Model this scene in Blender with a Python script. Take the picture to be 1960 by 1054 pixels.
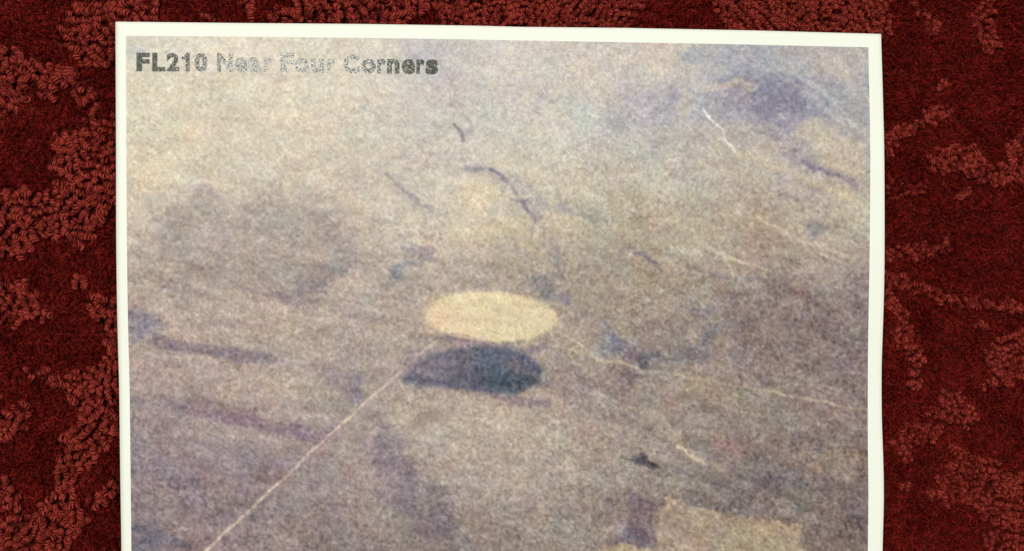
import bpy, math, random
import numpy as np

# ------------------------------------------------------------------ set-up
for o in list(bpy.data.objects):
    bpy.data.objects.remove(o)
scene = bpy.context.scene
COL = scene.collection
rng = np.random.default_rng(7)
random.seed(7)

MM = 0.2159 / 1465.0            # metres per photo pixel on the floor plane (letter paper, 216 mm wide)
H = 0.45                        # camera height
CX, CY = 980.0, 527.0

cam_d = bpy.data.cameras.new('camera')
cam_d.sensor_fit = 'HORIZONTAL'
cam_d.sensor_width = 36.0
cam_d.lens = 36.0 * H / (1960 * MM)
cam_d.clip_start = 0.01
cam_d.clip_end = 50
cam = bpy.data.objects.new('camera', cam_d)
cam.location = (0, 0, H)
COL.objects.link(cam)
scene.camera = cam

world = bpy.data.worlds.new('World')
scene.world = world
world.use_nodes = True
bg = world.node_tree.nodes['Background']
bg.inputs[0].default_value = (1.0, 0.97, 0.88, 1)
bg.inputs[1].default_value = 0.13

def area(name, loc, size, power, color, target=(0, 0, 0)):
    d = bpy.data.lights.new(name, 'AREA')
    d.shape = 'RECTANGLE'
    d.size, d.size_y = size
    d.energy = power
    d.color = color
    o = bpy.data.objects.new(name, d)
    o.location = loc
    v = np.array(target) - np.array(loc)
    import mathutils
    o.rotation_euler = mathutils.Vector(v).to_track_quat('-Z', 'Y').to_euler()
    COL.objects.link(o)
    return o
# ceiling lamp up and to the left: its mirror image falls on the words of the heading
area('ceiling_lamp', (-0.226, 0.209, 1.15), (0.13, 0.13), 12.3, (1.0, 0.97, 0.87), (0, 0, 0))
# broad unseen area light far off to the right
area('side_light', (1.5, 0.35, 1.3), (1.0, 0.9), 15.0, (1.0, 0.98, 0.92), (0, 0, 0))

scene.view_settings.view_transform = 'Standard'
scene.view_settings.look = 'None'
scene.view_settings.exposure = 0.0
scene.view_settings.gamma = 1.0
scene.render.engine = 'CYCLES'
scene.render.resolution_x = 1024
scene.render.resolution_y = 550

# ------------------------------------------------------------------ helpers
def lin(c):
    c = np.asarray(c, float) / 255.0
    return np.where(c <= 0.04045, c / 12.92, ((c + 0.055) / 1.055) ** 2.4)

def make_mesh(name, verts, faces_flat, per_face, mat, smooth=True):
    """verts (n,3) numpy, faces_flat index array, per_face corners of each face (3 or 4)"""
    me = bpy.data.meshes.new(name)
    n = len(verts)
    nf = len(faces_flat) // per_face
    me.vertices.add(n)
    me.vertices.foreach_set('co', np.ascontiguousarray(verts, dtype=np.float32).ravel())
    me.loops.add(nf * per_face)
    me.loops.foreach_set('vertex_index', np.ascontiguousarray(faces_flat, dtype=np.int32).ravel())
    me.polygons.add(nf)
    me.polygons.foreach_set('loop_start', np.arange(0, nf * per_face, per_face, dtype=np.int32))
    me.update(calc_edges=True)
    me.validate()
    if smooth:
        me.polygons.foreach_set('use_smooth', np.ones(len(me.polygons), dtype=bool))
    me.materials.append(mat)
    return me

def link(name, me, parent=None, kind=None):
    o = bpy.data.objects.new(name, me)
    COL.objects.link(o)
    if parent is not None:
        o.parent = parent
    if kind:
        o['kind'] = kind
    return o

def new_mat(name):
    m = bpy.data.materials.new(name)
    m.use_nodes = True
    nt = m.node_tree
    return m, nt, nt.nodes['Principled BSDF']

def gnoise(shape, sx, sy=None, seed=0, ang=0.0):
    """smooth random field, gaussian correlation lengths sx, sy in cells, unit variance"""
    sy = sy or sx
    r = np.random.default_rng(seed)
    w = r.standard_normal(shape)
    fy = np.fft.fftfreq(shape[0])[:, None]
    fx = np.fft.rfftfreq(shape[1])[None, :]
    c, s = math.cos(ang), math.sin(ang)
    a = fx * c + fy * s
    b = -fx * s + fy * c
    g = np.exp(-2 * (math.pi ** 2) * ((a * sx) ** 2 + (b * sy) ** 2))
    f = np.fft.irfft2(np.fft.rfft2(w) * g, s=shape)
    return f / f.std()

def in_poly(X, Y, poly):
    ins = np.zeros(X.shape, bool)
    n = len(poly)
    for i in range(n):
        x1, y1 = poly[i]
        x2, y2 = poly[(i + 1) % n]
        if y1 == y2:
            continue
        c = ((y1 > Y) != (y2 > Y)) & (X < (x2 - x1) * (Y - y1) / (y2 - y1) + x1)
        ins ^= c
    return ins

def seg_dist(X, Y, pts):
    d = np.full(X.shape, 1e9)
    for (x1, y1), (x2, y2) in zip(pts[:-1], pts[1:]):
        vx, vy = x2 - x1, y2 - y1
        t = np.clip(((X - x1) * vx + (Y - y1) * vy) / (vx * vx + vy * vy), 0, 1)
        d = np.minimum(d, np.hypot(X - x1 - t * vx, Y - y1 - t * vy))
    return d

def smooth(t):
    t = np.clip(t, 0, 1)
    return t * t * (3 - 2 * t)

# ------------------------------------------------------------------ paper geometry
ZP = 0.0056          # height at which the sheet rides on the pile
# small waves of the sheet along its left and right edge (mm)
LY = [0, 42, 180, 320, 480, 620, 760, 900, 1054, 1300, 1950]
LZ = [1.6, 1.4, 1.0, 1.3, 1.7, 0.9, 0.4, 0.7, 0.3, 0.8, 0.6]
RZ = [0.3, 0.3, 0.9, 1.9, 1.9, 1.0, 0.2, 0.6, 1.5, 0.6, 0.6]
def cub(x, xs, ys):
    # smooth interpolation (cosine between knots, lightly)
    return (np.interp(x - 28, xs, ys) + 2 * np.interp(x, xs, ys) + np.interp(x + 28, xs, ys)) / 4
def height(px, py):
    px = np.asarray(px, float); py = np.asarray(py, float)
    u = np.clip((px - 221) / 1466.0, 0, 1)
    l = cub(py, LY, LZ); r = cub(py, LY, RZ)
    mid = 0.9 + 0.5 * np.sin(px / 170.0 + py / 260.0) + 0.35 * np.sin(py / 120.0 - px / 310.0 + 1.0)
    wl = smooth(1 - u / 0.35); wr = smooth((u - 0.65) / 0.35)
    h = l * wl + r * wr + mid * (1 - wl - wr)
    top = smooth(1 - (py - 150) / 170.0)
    h = h * (1 - top) + top * (1.3 + 0.10 * np.sin(px / 130.0 + 0.6) + 0.06 * np.sin(px / 51.0))
    return ZP + h * 0.001
def S(px, py, lift=0.0):
    """point of the sheet seen at photo pixel px, py"""
    z = height(px, py) + lift
    k = MM * (H - z) / H
    return np.stack([(px - CX) * k, (CY - py) * k, z], -1)

# outline of the sheet in the photograph (edges are gently wavy)
TX = [221, 450, 700, 900, 1000, 1200, 1450, 1686]
TY = [42, 44.5, 46.5, 49.5, 52, 54, 59, 65.5]
LXY = [40, 150, 300, 450, 560, 650, 740, 830, 930, 1054, 1950]
LXX = [221, 221.5, 222.2, 222.3, 223.5, 225.5, 228.3, 229.2, 230.5, 232.5, 240]
RXY = [60, 150, 280, 400, 520, 600, 700, 800, 870, 950, 1054, 1200, 1950]
RXX = [1686, 1689, 1692.5, 1693.3, 1693, 1691, 1687.2, 1687.5, 1690.5, 1692.3, 1689, 1688, 1684]
PTX = [241, 450, 700, 850, 1000, 1150, 1400, 1662]
PTY = [69, 70.5, 73, 75, 78, 80.5, 85, 91]
PLY = [69, 300, 450, 560, 650, 740, 830, 1054, 1910]
PLX = [241, 242, 242.8, 244, 245.8, 248.3, 249.2, 251.5, 258]
PRY = [91, 200, 300, 450, 520, 600, 700, 850, 950, 1054, 1910]
PRX = [1662, 1664.5, 1666, 1665, 1664, 1662.5, 1661, 1661, 1662.5, 1661, 1656]
def sint(x, xs, ys, w=35):
    x = np.asarray(x, float)
    return (np.interp(x - w, xs, ys) + 2 * np.interp(x, xs, ys) + np.interp(x + w, xs, ys)) / 4
BOT_P, BOT_I = 1938.0, 1908.0

def sheet_grid(u, v, lxy, lxx, rxy, rxx, tx, ty, bot):
    """u across 0..1, v list of nominal y; returns px, py grids"""
    U, V = np.meshgrid(u, v)
    t0 = (tx[0], tx[-1])
    X = t0[0] + U * (t0[1] - t0[0])
    top = np.interp(X, tx, ty)
    W = (V - v[0]) / (v[-1] - v[0])
    Y = top + W * (bot - top)
    L = sint(Y, lxy, lxx); R = sint(Y, rxy, rxx)
    X = L + U * (R - L)
    return X, Y

# ------------------------------------------------------------------ materials of the page
def attr_color(nt, name='Col'):
    a = nt.nodes.new('ShaderNodeAttribute'); a.attribute_name = name
    return a

m_paper, nt, p = new_mat('paper_white')
p.inputs['Base Color'].default_value = (0.785, 0.82, 0.765, 1)
p.inputs['Roughness'].default_value = 0.75
p.inputs['Specular IOR Level'].default_value = 0.25
tc = nt.nodes.new('ShaderNodeTexCoord')
nz = nt.nodes.new('ShaderNodeTexNoise'); nz.inputs['Scale'].default_value = 900; nz.inputs['Detail'].default_value = 4
bp = nt.nodes.new('ShaderNodeBump'); bp.inputs['Strength'].default_value = 0.15; bp.inputs['Distance'].default_value = 0.0001
nt.links.new(tc.outputs['Object'], nz.inputs['Vector'])
nt.links.new(nz.outputs['Fac'], bp.inputs['Height'])
nt.links.new(bp.outputs['Normal'], p.inputs['Normal'])

m_print, nt, p = new_mat('printed_toner')
a = attr_color(nt)
tc = nt.nodes.new('ShaderNodeTexCoord')
n1 = nt.nodes.new('ShaderNodeTexNoise'); n1.inputs['Scale'].default_value = 1700; n1.inputs['Detail'].default_value = 3; n1.inputs['Roughness'].default_value = 0.6
mr = nt.nodes.new('ShaderNodeMapRange')
mr.inputs['From Min'].default_value = 0.3; mr.inputs['From Max'].default_value = 0.7
mr.inputs['To Min'].default_value = 0.82; mr.inputs['To Max'].default_value = 1.18
mx = nt.nodes.new('ShaderNodeVectorMath'); mx.operation = 'SCALE'
nt.links.new(tc.outputs['Object'], n1.inputs['Vector'])
nt.links.new(n1.outputs['Fac'], mr.inputs['Value'])
nt.links.new(a.outputs['Color'], mx.inputs[0])
nt.links.new(mr.outputs['Result'], mx.inputs['Scale'])
nt.links.new(mx.outputs['Vector'], p.inputs['Base Color'])
p.inputs['Roughness'].default_value = 0.42
p.inputs['Specular IOR Level'].default_value = 0.30
bp = nt.nodes.new('ShaderNodeBump'); bp.inputs['Strength'].default_value = 0.5; bp.inputs['Distance'].default_value = 0.00006
n2 = nt.nodes.new('ShaderNodeTexNoise'); n2.inputs['Scale'].default_value = 1100; n2.inputs['Detail'].default_value = 3
nt.links.new(tc.outputs['Object'], n2.inputs['Vector'])
nt.links.new(n2.outputs['Fac'], bp.inputs['Height'])
nt.links.new(bp.outputs['Normal'], p.inputs['Normal'])

m_ink, nt, p = new_mat('black_toner')
p.inputs['Base Color'].default_value = (0.075, 0.08, 0.072, 1)
p.inputs['Roughness'].default_value = 0.12
p.inputs['Specular IOR Level'].default_value = 0.058
tc = nt.nodes.new('ShaderNodeTexCoord')
mp = nt.nodes.new('ShaderNodeMapping'); mp.inputs['Rotation'].default_value = (0, 0, math.radians(-35)); mp.inputs['Scale'].default_value = (0.7, 1.4, 1)
n2 = nt.nodes.new('ShaderNodeTexNoise'); n2.inputs['Scale'].default_value = 1300; n2.inputs['Detail'].default_value = 3
bp = nt.nodes.new('ShaderNodeBump'); bp.inputs['Strength'].default_value = 1.0; bp.inputs['Distance'].default_value = 0.00005
nt.links.new(tc.outputs['Object'], mp.inputs['Vector'])
nt.links.new(mp.outputs['Vector'], n2.inputs['Vector'])
nt.links.new(n2.outputs['Fac'], bp.inputs['Height'])
nt.links.new(bp.outputs['Normal'], p.inputs['Normal'])

# ------------------------------------------------------------------ the picture printed on the page
RES = 2.0
GX0, GX1, GY0, GY1 = 232.0, 1676.0, 60.0, 1920.0
nx = int((GX1 - GX0) / RES) + 1; ny = int((GY1 - GY0) / RES) + 1
PX, PY = np.meshgrid(GX0 + RES * np.arange(nx), GY0 + RES * np.arange(ny))
cols = [250, 450, 650, 850, 1050, 1250, 1450, 1650]
rows = [80, 200, 320, 440, 560, 680, 800, 920, 1050, 1300, 1900]
BASE = np.array([
 [(203,200,182),(208,202,182),(203,198,180),(188,186,180),(204,200,190),(204,198,184),(184,184,184),(187,184,178)],
 [(208,200,176),(202,194,172),(202,194,174),(192,190,180),(200,198,186),(188,188,188),(172,172,178),(182,182,180)],
 [(207,197,170),(198,189,167),(196,188,167),(192,186,170),(198,192,172),(196,192,174),(190,185,170),(178,174,170)],
 [(199,185,165),(178,168,154),(176,165,152),(194,184,164),(192,184,164),(182,174,154),(182,172,154),(190,182,164)],
 [(180,166,152),(172,161,149),(170,159,147),(174,163,150),(168,158,143),(168,158,141),(162,151,140),(152,140,137)],
 [(167,152,142),(168,154,141),(170,157,144),(165,154,142),(166,156,142),(154,144,135),(150,140,130),(144,132,128)],
 [(153,141,135),(162,148,138),(154,143,134),(176,165,150),(174,164,150),(158,148,136),(150,141,130),(144,132,126)],
 [(144,132,130),(147,135,130),(146,135,131),(162,152,142),(167,157,145),(152,144,134),(136,128,122),(132,122,116)],
 [(134,128,128),(147,135,129),(144,133,127),(142,134,128),(152,144,132),(150,139,124),(148,137,120),(128,118,111)],
 [(135,128,126),(145,135,128),(142,133,127),(140,132,126),(148,140,130),(146,136,124),(142,132,118),(128,118,111)],
 [(130,124,122),(140,130,124),(138,129,123),(136,128,122),(144,136,126),(142,132,120),(138,128,114),(124,114,108)],
], float)
def interp_cols(X, Y):
    out = np.zeros(X.shape + (3,))
    ix = np.clip(np.searchsorted(cols, X) - 1, 0, len(cols) - 2)
    iy = np.clip(np.searchsorted(rows, Y) - 1, 0, len(rows) - 2)
    cx = np.array(cols, float); cy = np.array(rows, float)
    fx = smooth((X - cx[ix]) / (cx[ix + 1] - cx[ix]))[..., None]
    fy = smooth((Y - cy[iy]) / (cy[iy + 1] - cy[iy]))[..., None]
    return (BASE[iy, ix] * (1 - fx) * (1 - fy) + BASE[iy, ix + 1] * fx * (1 - fy)
            + BASE[iy + 1, ix] * (1 - fx) * fy + BASE[iy + 1, ix + 1] * fx * fy)
shp = PX.shape
# wobble of feature outlines
WX = PX + 9 * gnoise(shp, 11, seed=17) + 5 * gnoise(shp, 5, seed=11) + 2.5 * gnoise(shp, 2, seed=12)
WY = PY + 6 * gnoise(shp, 11, seed=18) + 4 * gnoise(shp, 5, seed=13) + 2.0 * gnoise(shp, 2, seed=14)
IMG = interp_cols(PX + 25 * gnoise(shp, 22, seed=15), PY + 22 * gnoise(shp, 22, seed=16))

BRK = 0.75 * gnoise(shp, 2.0, 1.4, seed=61, ang=0.4) + 0.5 * gnoise(shp, 4.5, 3, seed=62)
BREAK = [1.0]
def window(x0, y0, x1, y1):
    """array slices of the part of the picture that a mark can touch"""
    m = 55
    a = max(0, int((y0 - m - GY0) / RES)); b = min(ny, max(a + 1, int((y1 + m - GY0) / RES) + 1))
    c = max(0, int((x0 - m - GX0) / RES)); d = min(nx, max(c + 1, int((x1 + m - GX0) / RES) + 1))
    return slice(a, b), slice(c, d)
def put(w, mask, color, s=1.0):
    m = np.clip(mask, 0, 1); B = BRK[w]
    m = np.clip(m + BREAK[0] * (0.9 * m * (1 - m) * B + 0.10 * m * B), 0, 1)
    m = np.clip(m * min(1.0, s * 1.12), 0, 1)[..., None]
    col_ = np.array(color, float)
    if col_[2] > col_[0]:
        col_[2] -= 0.3 * (col_[2] - col_[0])
    IMG[w] = IMG[w] * (1 - m) + col_ * m
def warped(w, wob):
    return PX[w] + (WX[w] - PX[w]) * wob, PY[w] + (WY[w] - PY[w]) * wob
def blob(cx, cy, rx, ry, deg, color, s, soft=0.5, wob=1.0):
    R = max(rx, ry) * (1 + soft)
    w = window(cx - R, cy - R, cx + R, cy + R)
    X, Y = warped(w, wob)
    a = math.radians(deg); c, sn = math.cos(a), math.sin(a)
    u = ((X - cx) * c + (Y - cy) * sn) / rx
    if cy < 350 and rx > 20 and cx < 1100: s = s * 0.55
    v = (-(X - cx) * sn + (Y - cy) * c) / ry
    r = np.sqrt(u * u + v * v)
    put(w, smooth((1 + soft - r) / (2 * soft)), color, s)
def line(pts, wd_, color, s=1.0, soft=None, wob=0.3):
    xs = [p_[0] for p_ in pts]; ys = [p_[1] for p_ in pts]
    w = window(min(xs) - wd_, min(ys) - wd_, max(xs) + wd_, max(ys) + wd_)
    X, Y = warped(w, wob)
    d = seg_dist(X, Y, pts)
    soft = soft or max(1.6, wd_ * 0.5)
    put(w, smooth((wd_ / 2 + soft / 2 - d) / soft), color, s)
def poly(pts, color, s, soft=8, wob=0.6):
    xs = [p_[0] for p_ in pts]; ys = [p_[1] for p_ in pts]
    w = window(min(xs) - soft, min(ys) - soft, max(xs) + soft, max(ys) + soft)
    X, Y = warped(w, wob)
    ins = in_poly(X, Y, pts)
    d = seg_dist(X, Y, list(pts) + [pts[0]])
    sd = np.where(ins, d, -d)
    put(w, smooth(0.5 + sd / soft), color, s)

# -- broad tones
blob(1480, 185, 105, 60, 30, (150,150,170), 0.75, 0.6)
blob(1440, 150, 55, 45, 10, (148,150,172), 0.5, 0.7)
blob(1500, 205, 45, 30, 20, (140,138,158), 0.55, 0.7)
blob(1455, 110, 90, 30, 0, (170,174,184), 0.5, 0.7)
blob(1590, 180, 60, 25, 40, (165,165,175), 0.4, 0.8)
poly([(1515,262),(1545,232),(1600,240),(1645,262),(1655,320),(1600,318),(1560,300)], (206,196,174), 0.6, 26, 1.0)
blob(1590, 290, 50, 22, 30, (205,194,170), 0.55, 0.6)
blob(1600, 150, 50, 14, 38, (205,198,182), 0.5, 0.6)
line([(1480,120),(1560,165),(1600,205),(1640,240)], 8, (190,196,196), 0.5, 8)
blob(1240, 205, 60, 42, 0, (172,172,182), 0.5, 0.6)
blob(1290, 185, 14, 30, 5, (155,156,182), 0.5, 0.5)
blob(1310, 215, 9, 40, 0, (205,198,176), 0.5, 0.6)
blob(1330, 105, 22, 12, 0, (160,166,182), 0.6, 0.6)
blob(1380, 105, 60, 18, 5, (180,182,186), 0.5, 0.7)
blob(1385, 155, 48, 10, 6, (212,200,178), 0.6, 0.6)
blob(1200, 115, 70, 20, 0, (222,212,192), 0.6, 0.7)
blob(1130, 170, 50, 60, 20, (210,202,184), 0.5, 0.7)
blob(1060, 190, 25, 14, 0, (172,174,190), 0.5, 0.6)
blob(795, 92, 34, 14, 25, (160,160,182), 0.7, 0.5)
blob(830, 120, 26, 40, 10, (172,172,180), 0.6, 0.6)
blob(875, 165, 28, 34, 20, (170,172,178), 0.55, 0.6)
blob(950, 190, 40, 25, 0, (178,180,182), 0.4, 0.7)
blob(258, 95, 18, 22, 0, (186,192,186), 0.7, 0.6)
blob(430, 80, 25, 9, 0, (190,196,182), 0.6, 0.6)
blob(600, 175, 45, 22, 0, (190,192,176), 0.5, 0.7)
blob(690, 208, 12, 8, 0, (160,164,158), 0.6, 0.5)
blob(690, 280, 60, 40, 40, (180,174,162), 0.5, 0.7)
blob(540, 240, 60, 30, 0, (206,196,174), 0.5, 0.7)
blob(330, 280, 70, 60, 0, (214,202,172), 0.5, 0.7)
blob(770, 320, 34, 18, 0, (168,166,164), 0.6, 0.6)
line([(740,338),(775,362),(812,395)], 5, (150,146,142), 0.6, 8)
blob(800, 300, 10, 26, 0, (172,160,152), 0.5, 0.6)
blob(935, 370, 50, 28, 0, (210,196,164), 0.6, 0.6)
blob(1000, 345, 26, 22, 40, (168,168,170), 0.7, 0.5)
blob(1030, 395, 26, 20, 50, (170,170,168), 0.6, 0.6)
line([(868,242),(878,256),(885,270)], 6, (128,124,126), 0.85, 5)
line([(882,262),(892,250)], 5, (150,148,150), 0.6, 5)
line([(900,325),(935,328),(955,332)], 7, (150,148,152), 0.7, 6)
line([(940,328),(960,333),(970,345)], 7, (118,116,136), 0.8, 5)
line([(978,380),(992,385),(1012,384)], 5, (140,138,138), 0.7, 4)
line([(1000,388),(1008,408),(1016,424)], 8, (126,124,138), 0.8, 6)
line([(1014,425),(1010,445)], 4, (150,145,145), 0.5, 5)
blob(975, 440, 70, 18, 3, (204,192,160), 0.55, 0.7)
line([(760,450),(780,462),(800,470)], 6, (135,130,132), 0.6, 6)
blob(795, 472, 28, 9, 8, (138,128,138), 0.6, 0.6)
line([(870,455),(1010,470),(1060,490)], 7, (198,184,156), 0.5, 8)
# top right dark ridges
line([(1500,295),(1535,308),(1565,318)], 12, (150,146,158), 0.4, 12)
line([(1560,315),(1600,332),(1642,352)], 15, (134,128,142), 0.45, 12)
blob(1580, 355, 18, 8, 0, (160,148,148), 0.5, 0.6)
line([(1345,215),(1366,235),(1386,252),(1392,272),(1408,292)], 5, (232,228,214), 0.9, 4)
line([(1300,170),(1340,210)], 3, (208,204,192), 0.4, 4)
line([(1270,310),(1290,332),(1305,345)], 5, (160,156,150), 0.5, 5)
line([(1265,320),(1350,375),(1500,440),(1560,480),(1650,520)], 5, (204,196,178), 0.45, 6)
line([(1480,385),(1530,410),(1580,450),(1650,480)], 6, (198,190,172), 0.45, 8)
blob(1553, 440, 16, 22, 0, (150,148,152), 0.65, 0.5)
blob(1505, 385, 24, 7, 10, (150,145,142), 0.6, 0.6)
line([(1350,472),(1388,490),(1430,505),(1475,516)], 5, (206,196,172), 0.75, 5)
line([(1384,492),(1392,508),(1398,522)], 4, (202,192,168), 0.65, 5)
blob(1215, 488, 28, 9, -10, (148,142,142), 0.6, 0.6)
blob(1255, 507, 26, 8, 5, (126,126,134), 0.7, 0.5)
blob(1228, 508, 7, 3, 0, (204,200,200), 0.7, 0.5)
line([(1360,520),(1420,530),(1480,540)], 11, (140,134,134), 0.55, 9)
blob(1450, 462, 40, 22, 0, (170,156,138), 0.4, 0.8)
# right dark country
poly([(1430,560),(1480,540),(1560,560),(1662,600),(1664,740),(1500,720),(1380,690)], (146,134,130), 0.6, 40, 1.5)
blob(1560, 575, 40, 35, 40, (138,134,134), 0.5, 0.6)
blob(1440, 590, 50, 16, -35, (136,130,132), 0.6, 0.6)
blob(1340, 665, 60, 15, -35, (130,128,132), 0.65, 0.6)
blob(1610, 640, 50, 60, 0, (146,132,134), 0.5, 0.8)
blob(1545, 690, 40, 30, 0, (152,142,130), 0.4, 0.8)
line([(1320,570),(1355,612),(1400,610)], 5, (176,168,152), 0.35, 5)
blob(1350, 600, 26, 10, 0, (140,132,136), 0.5, 0.7)
blob(1165, 650, 45, 26, 40, (138,132,138), 0.6, 0.7)
blob(1180, 660, 24, 14, 20, (132,128,136), 0.5, 0.6)
blob(1235, 690, 30, 17, -10, (104,106,116), 0.75, 0.6)
blob(1205, 685, 12, 20, 0, (142,118,126), 0.5, 0.6)
blob(1215, 710, 20, 10, 0, (120,118,124), 0.5, 0.6)
line([(1218,708),(1240,713),(1270,715)], 4, (190,188,188), 0.7, 4)
line([(1060,650),(1095,670),(1160,692),(1215,700)], 5, (190,174,152), 0.65, 6)
blob(1060, 560, 38, 14, 20, (132,132,142), 0.7, 0.6)
blob(1085, 565, 12, 14, 0, (136,122,130), 0.6, 0.6)
blob(1010, 545, 30, 8, 10, (148,144,146), 0.5, 0.6)
blob(1150, 780, 60, 30, 30, (150,138,138), 0.4, 0.8)
blob(1100, 730, 55, 28, 10, (146,132,132), 0.5, 0.7)
line([(1140,745),(1160,757)], 5, (200,186,164), 0.7, 4)
blob(1120, 740, 14, 9, 0, (142,146,142), 0.4, 0.6)
line([(1330,726),(1400,735),(1460,748),(1560,768),(1662,783)], 4, (192,178,157), 0.7, 5)
line([(1365,755),(1480,772)], 3, (188,176,150), 0.4, 5)
line([(1440,770),(1640,795)], 4, (150,138,126), 0.4, 6)
line([(1235,790),(1290,840),(1330,880)], 8, (188,176,152), 0.35, 10)
line([(1298,853),(1320,866),(1346,884)], 5, (214,198,168), 0.85, 4)
line([(1275,855),(1300,880)], 3, (192,182,160), 0.3, 4)
# dark aeroplane-like blob in the print
blob(1236, 884, 26, 5, 10, (98,98,106), 0.85, 0.5)
blob(1232, 874, 9, 9, 0, (108,106,112), 0.7, 0.6)
blob(1300, 905, 26, 7, 0, (140,134,140), 0.5, 0.6)
blob(1560, 850, 28, 6, 5, (122,116,118), 0.6, 0.6)
blob(1420, 865, 40, 24, 0, (148,124,120), 0.4, 0.8)
# bottom right fields
blob(1470, 930, 95, 48, 5, (126,120,118), 0.8, 0.45)
blob(1400, 975, 70, 28, 8, (122,116,116), 0.6, 0.6)
blob(1600, 985, 70, 60, 0, (120,110,106), 0.5, 0.7)
blob(1500, 960, 20, 50, -20, (140,132,122), 0.3, 0.7)
line([(1490,925),(1535,945),(1570,1000)], 4, (148,140,130), 0.5, 5)
blob(1600, 870, 60, 24, 0, (152,138,124), 0.45, 0.8)
poly([(1210,946),(1270,950),(1262,1032),(1190,1024),(1198,985)], (130,118,122), 0.8, 16, 1.2)
blob(1185, 1015, 26, 9, 0, (108,104,116), 0.6, 0.6)
blob(1170, 985, 20, 30, 0, (134,126,130), 0.5, 0.6)
poly([(1272,952),(1330,968),(1400,984),(1470,998),(1535,1006),(1534,1100),(1255,1100),(1262,1020)], (173,157,138), 0.85, 7, 0.3)
poly([(1380,1000),(1535,1008),(1534,1100),(1330,1100)], (177,163,136), 0.6, 30, 1.4)
line([(1272,955),(1262,1034)], 4, (190,176,156), 0.6, 4)
line([(1272,952),(1400,984),(1535,1006)], 4, (190,174,146), 0.5, 5)
poly([(1158,1030),(1200,1024),(1240,1040),(1262,1052),(1262,1100),(1145,1100),(1145,1050)], (184,169,140), 0.9, 10, 0.8)
# left country
poly([(300,410),(420,395),(560,400),(680,430),(650,520),(600,580),(470,565),(330,530)], (160,152,142), 0.5, 50, 2)
blob(330, 435, 30, 14, 0, (160,150,146), 0.5, 0.7)
blob(395, 372, 36, 9, -8, (156,150,152), 0.65, 0.6)
blob(290, 385, 18, 10, 0, (170,162,158), 0.5, 0.7)
blob(450, 415, 50, 12, 5, (160,158,150), 0.45, 0.7)
blob(655, 448, 45, 18, 20, (146,136,142), 0.6, 0.6)
line([(575,395),(640,410),(690,440)], 10, (160,156,150), 0.5, 10)
line([(300,500),(400,512),(460,515)], 6, (148,140,134), 0.4, 8)
poly([(620,530),(660,505),(640,560),(600,582),(540,580),(500,570),(560,555)], (138,128,132), 0.6, 18, 1.5)
line([(440,545),(490,565),(560,580),(620,578)], 8, (142,128,134), 0.6, 8)
line([(310,543),(380,550),(440,562)], 4, (198,182,158), 0.45, 5)
line([(310,550),(360,556),(400,562)], 8, (140,130,134), 0.5, 8)
blob(540, 620, 80, 40, 0, (176,162,144), 0.5, 0.8)
blob(760, 522, 20, 19, 20, (116,120,134), 0.8, 0.55)
blob(742, 550, 14, 8, 0, (134,122,132), 0.5, 0.6)
blob(780, 495, 22, 10, -30, (140,140,146), 0.5, 0.6)
blob(870, 520, 80, 22, 0, (160,148,136), 0.5, 0.8)
blob(900, 505, 12, 22, 10, (190,180,156), 0.5, 0.6)
blob(275, 610, 38, 27, 12, (132,128,142), 0.75, 0.5)
line([(255,665),(285,640)], 9, (184,168,150), 0.6, 9)
blob(690, 590, 60, 14, 0, (160,148,136), 0.5, 0.7)
line([(300,652),(380,668),(450,682),(520,692)], 19, (122,112,118), 0.72, 12)
line([(440,664),(500,680)], 7, (126,116,126), 0.6, 6)
line([(520,690),(600,712),(650,722)], 18, (142,128,130), 0.6, 14)
blob(612, 716, 18, 8, 0, (112,112,122), 0.65, 0.6)
blob(682, 745, 26, 17, 55, (112,114,126), 0.75, 0.55)
blob(655, 690, 50, 30, 0, (152,144,140), 0.4, 0.8)
line([(245,765),(310,772),(360,782),(430,798),(520,812)], 15, (132,120,124), 0.6, 12)
line([(400,790),(480,808),(560,822),(640,838)], 20, (136,116,122), 0.6, 14)
blob(600, 828, 34, 8, 8, (116,112,122), 0.6, 0.6)
blob(520, 740, 90, 24, 8, (178,162,142), 0.5, 0.8)
blob(280, 740, 28, 14, 0, (178,160,146), 0.5, 0.8)
line([(245,895),(310,905),(380,925)], 22, (126,120,126), 0.65, 16)
blob(365, 922, 28, 9, 0, (110,108,118), 0.6, 0.6)
blob(480, 870, 60, 26, 20, (136,128,130), 0.5, 0.8)
blob(330, 945, 34, 16, 0, (160,144,134), 0.5, 0.8)
line([(255,1010),(330,1035),(360,1045)], 18, (108,112,126), 0.75, 12)
blob(285, 1045, 40, 14, 0, (112,116,126), 0.6, 0.7)
blob(300, 985, 50, 16, 0, (158,142,134), 0.5, 0.8)
# the long pale road and its dark verges
line([(722,800),(760,860),(800,940),(830,1000)], 34, (134,124,128), 0.45, 34, 1.5)
blob(820, 1000, 38, 30, 20, (124,120,126), 0.6, 0.7)
blob(745, 880, 26, 36, 10, (136,134,136), 0.5, 0.7)
blob(870, 830, 90, 70, 0, (174,164,148), 0.5, 0.8)
blob(1080, 830, 80, 60, 0, (174,163,146), 0.4, 0.8)
blob(760, 985, 60, 22, 10, (158,152,140), 0.5, 0.7)
blob(940, 960, 80, 40, 0, (156,148,138), 0.4, 0.8)
blob(560, 960, 60, 40, 40, (148,136,130), 0.4, 0.8)
line([(845,642),(800,680),(775,702),(745,728),(715,756),(672,794),(628,836),(588,868),(540,918),(482,972),(430,1020),(385,1064),(250,1190)], 4.5, (214,196,172), 0.85, 3.5, 0.1)
line([(690,790),(640,840),(595,882)], 6, (170,156,140), 0.3, 6)
line([(700,840),(712,860)], 6, (186,176,152), 0.6, 5)
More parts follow.
